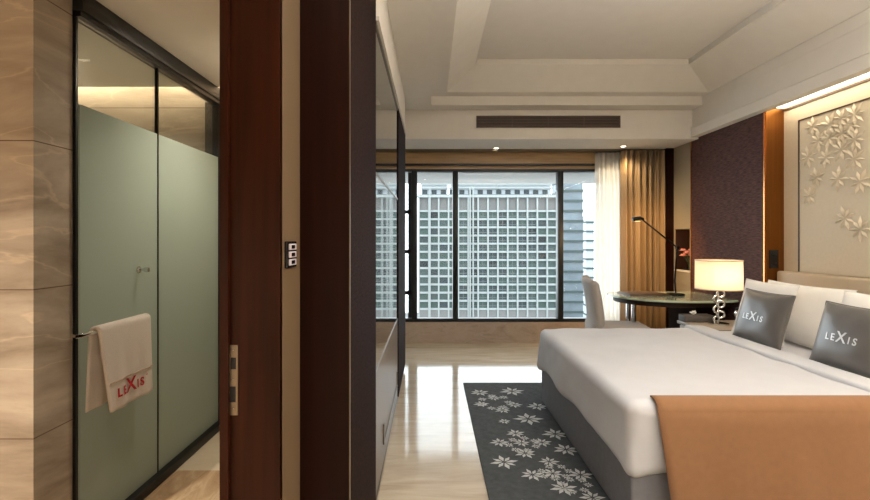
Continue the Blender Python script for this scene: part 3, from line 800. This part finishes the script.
def soft(W, Hh, T, pinch=.06, nu=26, nv=22, crease=.006, seed=0.):
    """pillow in its own frame: u across, v up, w thickness; returns bm + surface height function"""
    def shape(u, v):
        su = u*(1-pinch*(1-v*v)*abs(u)); sv = v*(1-pinch*(1-u*u)*abs(v))
        th = T/2*max(0,(1-abs(u)**2.6))**.55*max(0,(1-abs(v)**2.6))**.55
        th += crease*noise.noise(Vector((u*2.2+seed, v*2.2, seed)))*(1-u*u)*(1-v*v)
        return su*W/2, sv*Hh/2, th
    bm = bmesh.new(); g = {}
    for s in (1,-1):
        for i in range(nu+1):
            for j in range(nv+1):
                u = math.sin((-1+2*i/nu)*PI/2)*.5+(-1+2*i/nu)*.5; v = math.sin((-1+2*j/nv)*PI/2)*.5+(-1+2*j/nv)*.5
                edge = i in (0,nu) or j in (0,nv)
                if s == -1 and edge: g[(s,i,j)] = g[(1,i,j)]; continue
                a, c, w = shape(u, v); g[(s,i,j)] = bm.verts.new((a, c, 0 if edge else w*s))
        for i in range(nu):
            for j in range(nv):
                q = [g[(s,i,j)],g[(s,i+1,j)],g[(s,i+1,j+1)],g[(s,i,j+1)]]
                bm.faces.new(q if s == 1 else q[::-1])
    def surf(a, c):
        return shape(a/(W/2), c/(Hh/2))[2]
    return bm, surf
def frame(B, tilt, yaw, roll, W, Hh, T):
    """pillow frame standing on its lower edge at B, leaning towards the headboard"""
    Rz = Matrix.Rotation(yaw, 3, 'Z')
    U = Rz @ Vector((0,-1,0)); V = Rz @ Vector((math.sin(tilt),0,math.cos(tilt))); Nn = U.cross(V)
    U2 = U*math.cos(roll)+V*math.sin(roll); V2 = V*math.cos(roll)-U*math.sin(roll)
    c = Vector(B)+V*Hh/2
    return lambda p: c+U2*p[0]+V2*p[1]+Nn*p[2]
def pillow(name, B, W, Hh, T, tilt, yaw, mat, label, cat, roll=0., group=None, seed=0., pinch=.06, cover='cover', text=None):
    bm, surf = soft(W, Hh, T, pinch, seed=seed); fn = frame(B, tilt, yaw, roll, W, Hh, T)
    for v in bm.verts: v.co = fn(v.co)
    bmesh.ops.recalc_face_normals(bm, faces=bm.faces[:])
    t = thing(name, label, cat, B, group)
    obj(cover, bm, mat, t, angle=80)
    pb = bmesh.new(); n = 40
    ring = []
    for k in range(4*n):
        s, q = divmod(k, n); q = -1+2*q/n
        u, v = [(q,-1),(1,q),(-q,1),(-1,-q)][s]
        su = u*(1-pinch*(1-v*v)*abs(u)); sv = v*(1-pinch*(1-u*u)*abs(v))
        ring.append(fn((su*W/2, sv*Hh/2, 0)))
    add_tube(pb, ring+[ring[0]], .0035, 6, False)
    obj('piping', pb, mat, t)
    if text:
        tbm = bmesh.new()
        for chh, a, c, s in text:
            join(tbm, text_bm(chh, s, .0008, .0008), lambda co, a=a, c=c: fn((a+co.x, c+co.y, surf(a+co.x, c+co.y)+.0015+co.z)))
        l = obj('lettering', tbm, m_silver, t, smooth=False); l['label'] = 'silver embroidered LEXIS lettering'
    return t
G = 'white bed pillows'
ZS = .606
pillow('bed_pillow', (2.565,3.45,ZS), .80, .44, .13, .33, 0, m_pillow, 'white pillow nearest the headboard, behind the first grey cushion and its white pillow', 'pillow', 0, G, 1)
pillow('bed_pillow', (2.48,2.645,ZS), .80, .44, .13, .33, 0, m_pillow, 'white pillow at the right edge of the photo behind the second grey cushion', 'pillow', 0, G, 2)
pillow('bed_pillow', (2.43,3.60,ZS), .56, .44, .09, .28, 0, m_pillow, 'white pillow just behind the first grey cushion, beside the lamp', 'pillow', 0, G, 3)
TXT = [('L',-.102,-.018,.056),('E',-.062,-.018,.056),('X',-.008,-.011,.088),('I',.042,-.018,.056),('S',.078,-.018,.056)]
pillow('cushion', (2.305,3.42,.608), .50, .38, .12, .28, 0, m_cush, 'grey satin cushion with silver lettering, nearer to the lamp', 'cushion', 0, 'grey cushions on the bed', 5, .05, 'cover', TXT)
pillow('cushion', (2.30,2.67,.608), .50, .38, .13, .28, 0, m_cush, 'grey satin cushion with silver lettering, at the right edge of the photo', 'cushion', 0, 'grey cushions on the bed', 8, .05, 'cover', TXT)

hb = thing('headboard', 'long low taupe upholstered headboard behind the pillows', 'headboard', (3.12, 3.0, 0))
obj('cushion_panel', rbox(3.10, XR-.004, 1.4, 4.315, .30, 1.066, .022, 10, 4), m_headbd, hb)
obj('plinth', box(3.12, XR-.004, 1.42, 4.30, 0, .299), m_dkwood, hb)

# ------------------------------------------------------------------ flowers in relief
def flower(bm, fn, c, r, n=8, h=.012, rot0=0., mi=0, flat=False, wid=.20):
    """pointed petals around a centre; fn maps (a,b,height) to 3-D"""
    for k in range(n):
        an = rot0+2*PI*k/n; rr = r*(1 if k % 2 == 0 else .86)
        d = (math.cos(an), math.sin(an)); s = (-d[1], d[0])
        def P(t, w, z): return bm.verts.new(fn(c[0]+d[0]*rr*t+s[0]*rr*w, c[1]+d[1]*rr*t+s[1]*rr*w, z))
        if flat:
            f = bm.faces.new([P(.12,0,h), P(.55,-wid,h), P(1,0,h), P(.55,wid,h)]); f.material_index = mi
        else:
            a = P(.08,0,h*.3); l = P(.55,-wid,0); t = P(1,0,h*.2); q = P(.55,wid,0); m = P(.55,0,h)
            for tri in ((a,l,m),(l,t,m),(t,q,m),(q,a,m)): bm.faces.new(tri)
# wall panel with relief flowers
wp = thing('relief_wall_panel', 'champagne wall panel with raised flowers above the headboard', 'wall panel', (XR-.01, 2.9, 1.07))
ya_, yb_, za_, zb_ = 1.75, 4.137, 1.07, 2.373
obj('panel', box(XR-.012, XR-.001, ya_, yb_, za_, zb_), m_panel, wp)
obj('frame', boxes((XR-.018,XR-.0125,ya_,yb_,zb_-.012,zb_),(XR-.018,XR-.0125,yb_-.012,yb_,za_,zb_),(XR-.018,XR-.0125,ya_,ya_+.012,za_,zb_)), m_shadowline, wp)
fl = [(140,70),(185,65),(250,38),(215,48),(155,107),(183,100),(217,88),(250,103),(128,150),(175,152),(215,130),(250,155),(150,203),(207,207),(265,215),(132,252),(225,310),(265,340),(240,66)]
for i, (zx, zy) in enumerate(fl):
    px, py = 760+zx/2.627, 100+zy/2.627
    Y = (XR-.012)*F/(px-VX); Z = H-(py-VY)*Y/F
    b = bmesh.new()
    flower(b, lambda a, c, h: Vector((XR-.0125-h, a, c)), (min(Y, yb_-.10), Z), .105 if i % 3 else .09, 8, .021, i*.37, wid=.125)
    bmesh.ops.recalc_face_normals(b, faces=b.faces[:])
    obj('relief_flower', b, m_reliefm, wp, smooth=False)
for i in range(14):   # the same spray continuing along the panel beyond the frame
    b = bmesh.new()
    flower(b, lambda a, c, h: Vector((XR-.0125-h, a, c)), (2.0+1.25*random.random(), 1.6+.65*random.random()), .11, 8, .016, i*.5, wid=.17)
    obj('relief_flower', b, m_reliefm, wp, smooth=False)

# ------------------------------------------------------------------ rug
rx0, rx1, ry0, ry1 = .30, .905, 1.7, 4.48
rb = bmesh.new(); add_box(rb, rx0, rx1+.13, ry0, ry1, .0, .010)
def rugpt(px, py):
    Y = F*(H-.011)/(py-VY); return ((px-VX)*Y/F, Y)
rf = [(270,25,48,.0),(165,52,45,.4),(300,47,58,.2),(225,75,32,.1),(172,100,38,.2),(260,125,40,.5),(310,103,38,.0),(268,172,30,.3),(405,110,50,.1),(368,162,70,.0),
      (315,222,45,.3),(248,260,46,.1),(425,260,46,.2),(355,305,52,.4),(480,225,62,.1),(525,290,62,.3),(267,342,66,.2),(455,340,48,.0),(385,395,56,.3),(585,395,60,.1),(515,450,66,.2),(635,490,60,.0),(340,262,40,.2),(470,390,50,.5)]
for (cx_, cy_) in ((228,92),(345,268),(480,385),(560,440)):
    for q in range(7): rf.append((cx_+58*math.cos(q*.9+cx_), cy_+26*math.sin(q*.9+cx_), 24, q*.2))
rng = random.Random(3)
for i, (zx, zy, rad, ro) in enumerate(rf):
    if i == 0: continue
    c = rugpt(440+zx/4.167, 380+zy/4.167)
    if rx0+.05 < c[0] < rx1+.05: flower(rb, lambda a, b_, h: Vector((min(max(a,rx0+.005),rx1+.125), b_, .010+h)), c, (rad/4.167)*c[1]/F*.95, 8, .0010+.00002*i, ro, 1, True, .17)
for k in range(9):
    c = (rx0+.1+rng.random()*.42, 1.8+rng.random()*.6)
    flower(rb, lambda a, b_, h: Vector((a, b_, .010+h)), c, .075, 8, .002, rng.random(), 1, True, .17)
rg = obj('rug', rb, [m_rug, m_rugf], smooth=False)
tag(rg, 'charcoal rug with silver grey flowers on the floor beside the bed', 'rug')

# uplighter added out of the frame to brighten the ceiling
ul = thing('added_uplighter', 'slim steel uplighter added out of view to brighten the ceiling', 'added fill lamp', (1.5,.9,0))
obj('base', lathe([(0,0),(.15,0),(.15,.015),(.02,.03),(0,.03)], (1.5,.9,0), 32), m_steel, ul)
obj('pole', tube([(1.5,.9,.03),(1.5,.9,1.72)], .014, 14), m_steel, ul)
obj('added_lamp_bowl', lathe([(.02,1.70),(.10,1.73),(.17,1.82),(.165,1.82),(.095,1.74),(.02,1.712)], (1.5,.9,0), 36, True), m_steel, ul)
# ================================================================== LIGHT
W = bpy.data.worlds.new('sky'); S.world = W; W.use_nodes = True
nt = W.node_tree; bg = nt.nodes['Background']; bg.inputs[0].default_value = (.84,.93,1.0,1); bg.inputs[1].default_value = 5.0
# soffit lamps and added fill lamps (their fittings are built above)
spot('soffit downlight', (.81,5.96,2.465), 14, (255,226,186), 100, .7)
spot('soffit downlight', (2.34,5.80,2.465), 34, (255,226,180), 140, .8)
for (x, y) in ((.5,.3),(1.6,.3),(2.6,.3)): spot('added border fill', (x,y,ZB-.02), 20, (255,250,242), 150, .9)  # added fill for the bedroom
spot('added corridor fill', (-.14,.9,ZB-.02), 15, (255,240,222), 150, .9)  # added fill from the corridor
spot('added uplighter fill', (1.5,.9,1.86), 900, (255,252,248), 150, .9, (PI,0,0), .12)  # fill light of the added uplighter
for (x, y) in ((-2.0,.1),(-1.0,2.85)): spot('added bathroom fill', (x,y,2.395), 420 if y < 2 else 62, (255,244,226), 140, .8)  # added fill for the bathroom
spot('added shower fill', (-2.3,2.75,2.395), 120, (255,246,232), 150, .8)  # added to brighten the shower behind the frosted glass
spot('desk lamp beam', (2.19,5.1,1.52), 50, (255,205,140), 120, .7, (math.radians(60),0,math.radians(-20)), .008)
S.view_settings.exposure = 0.1
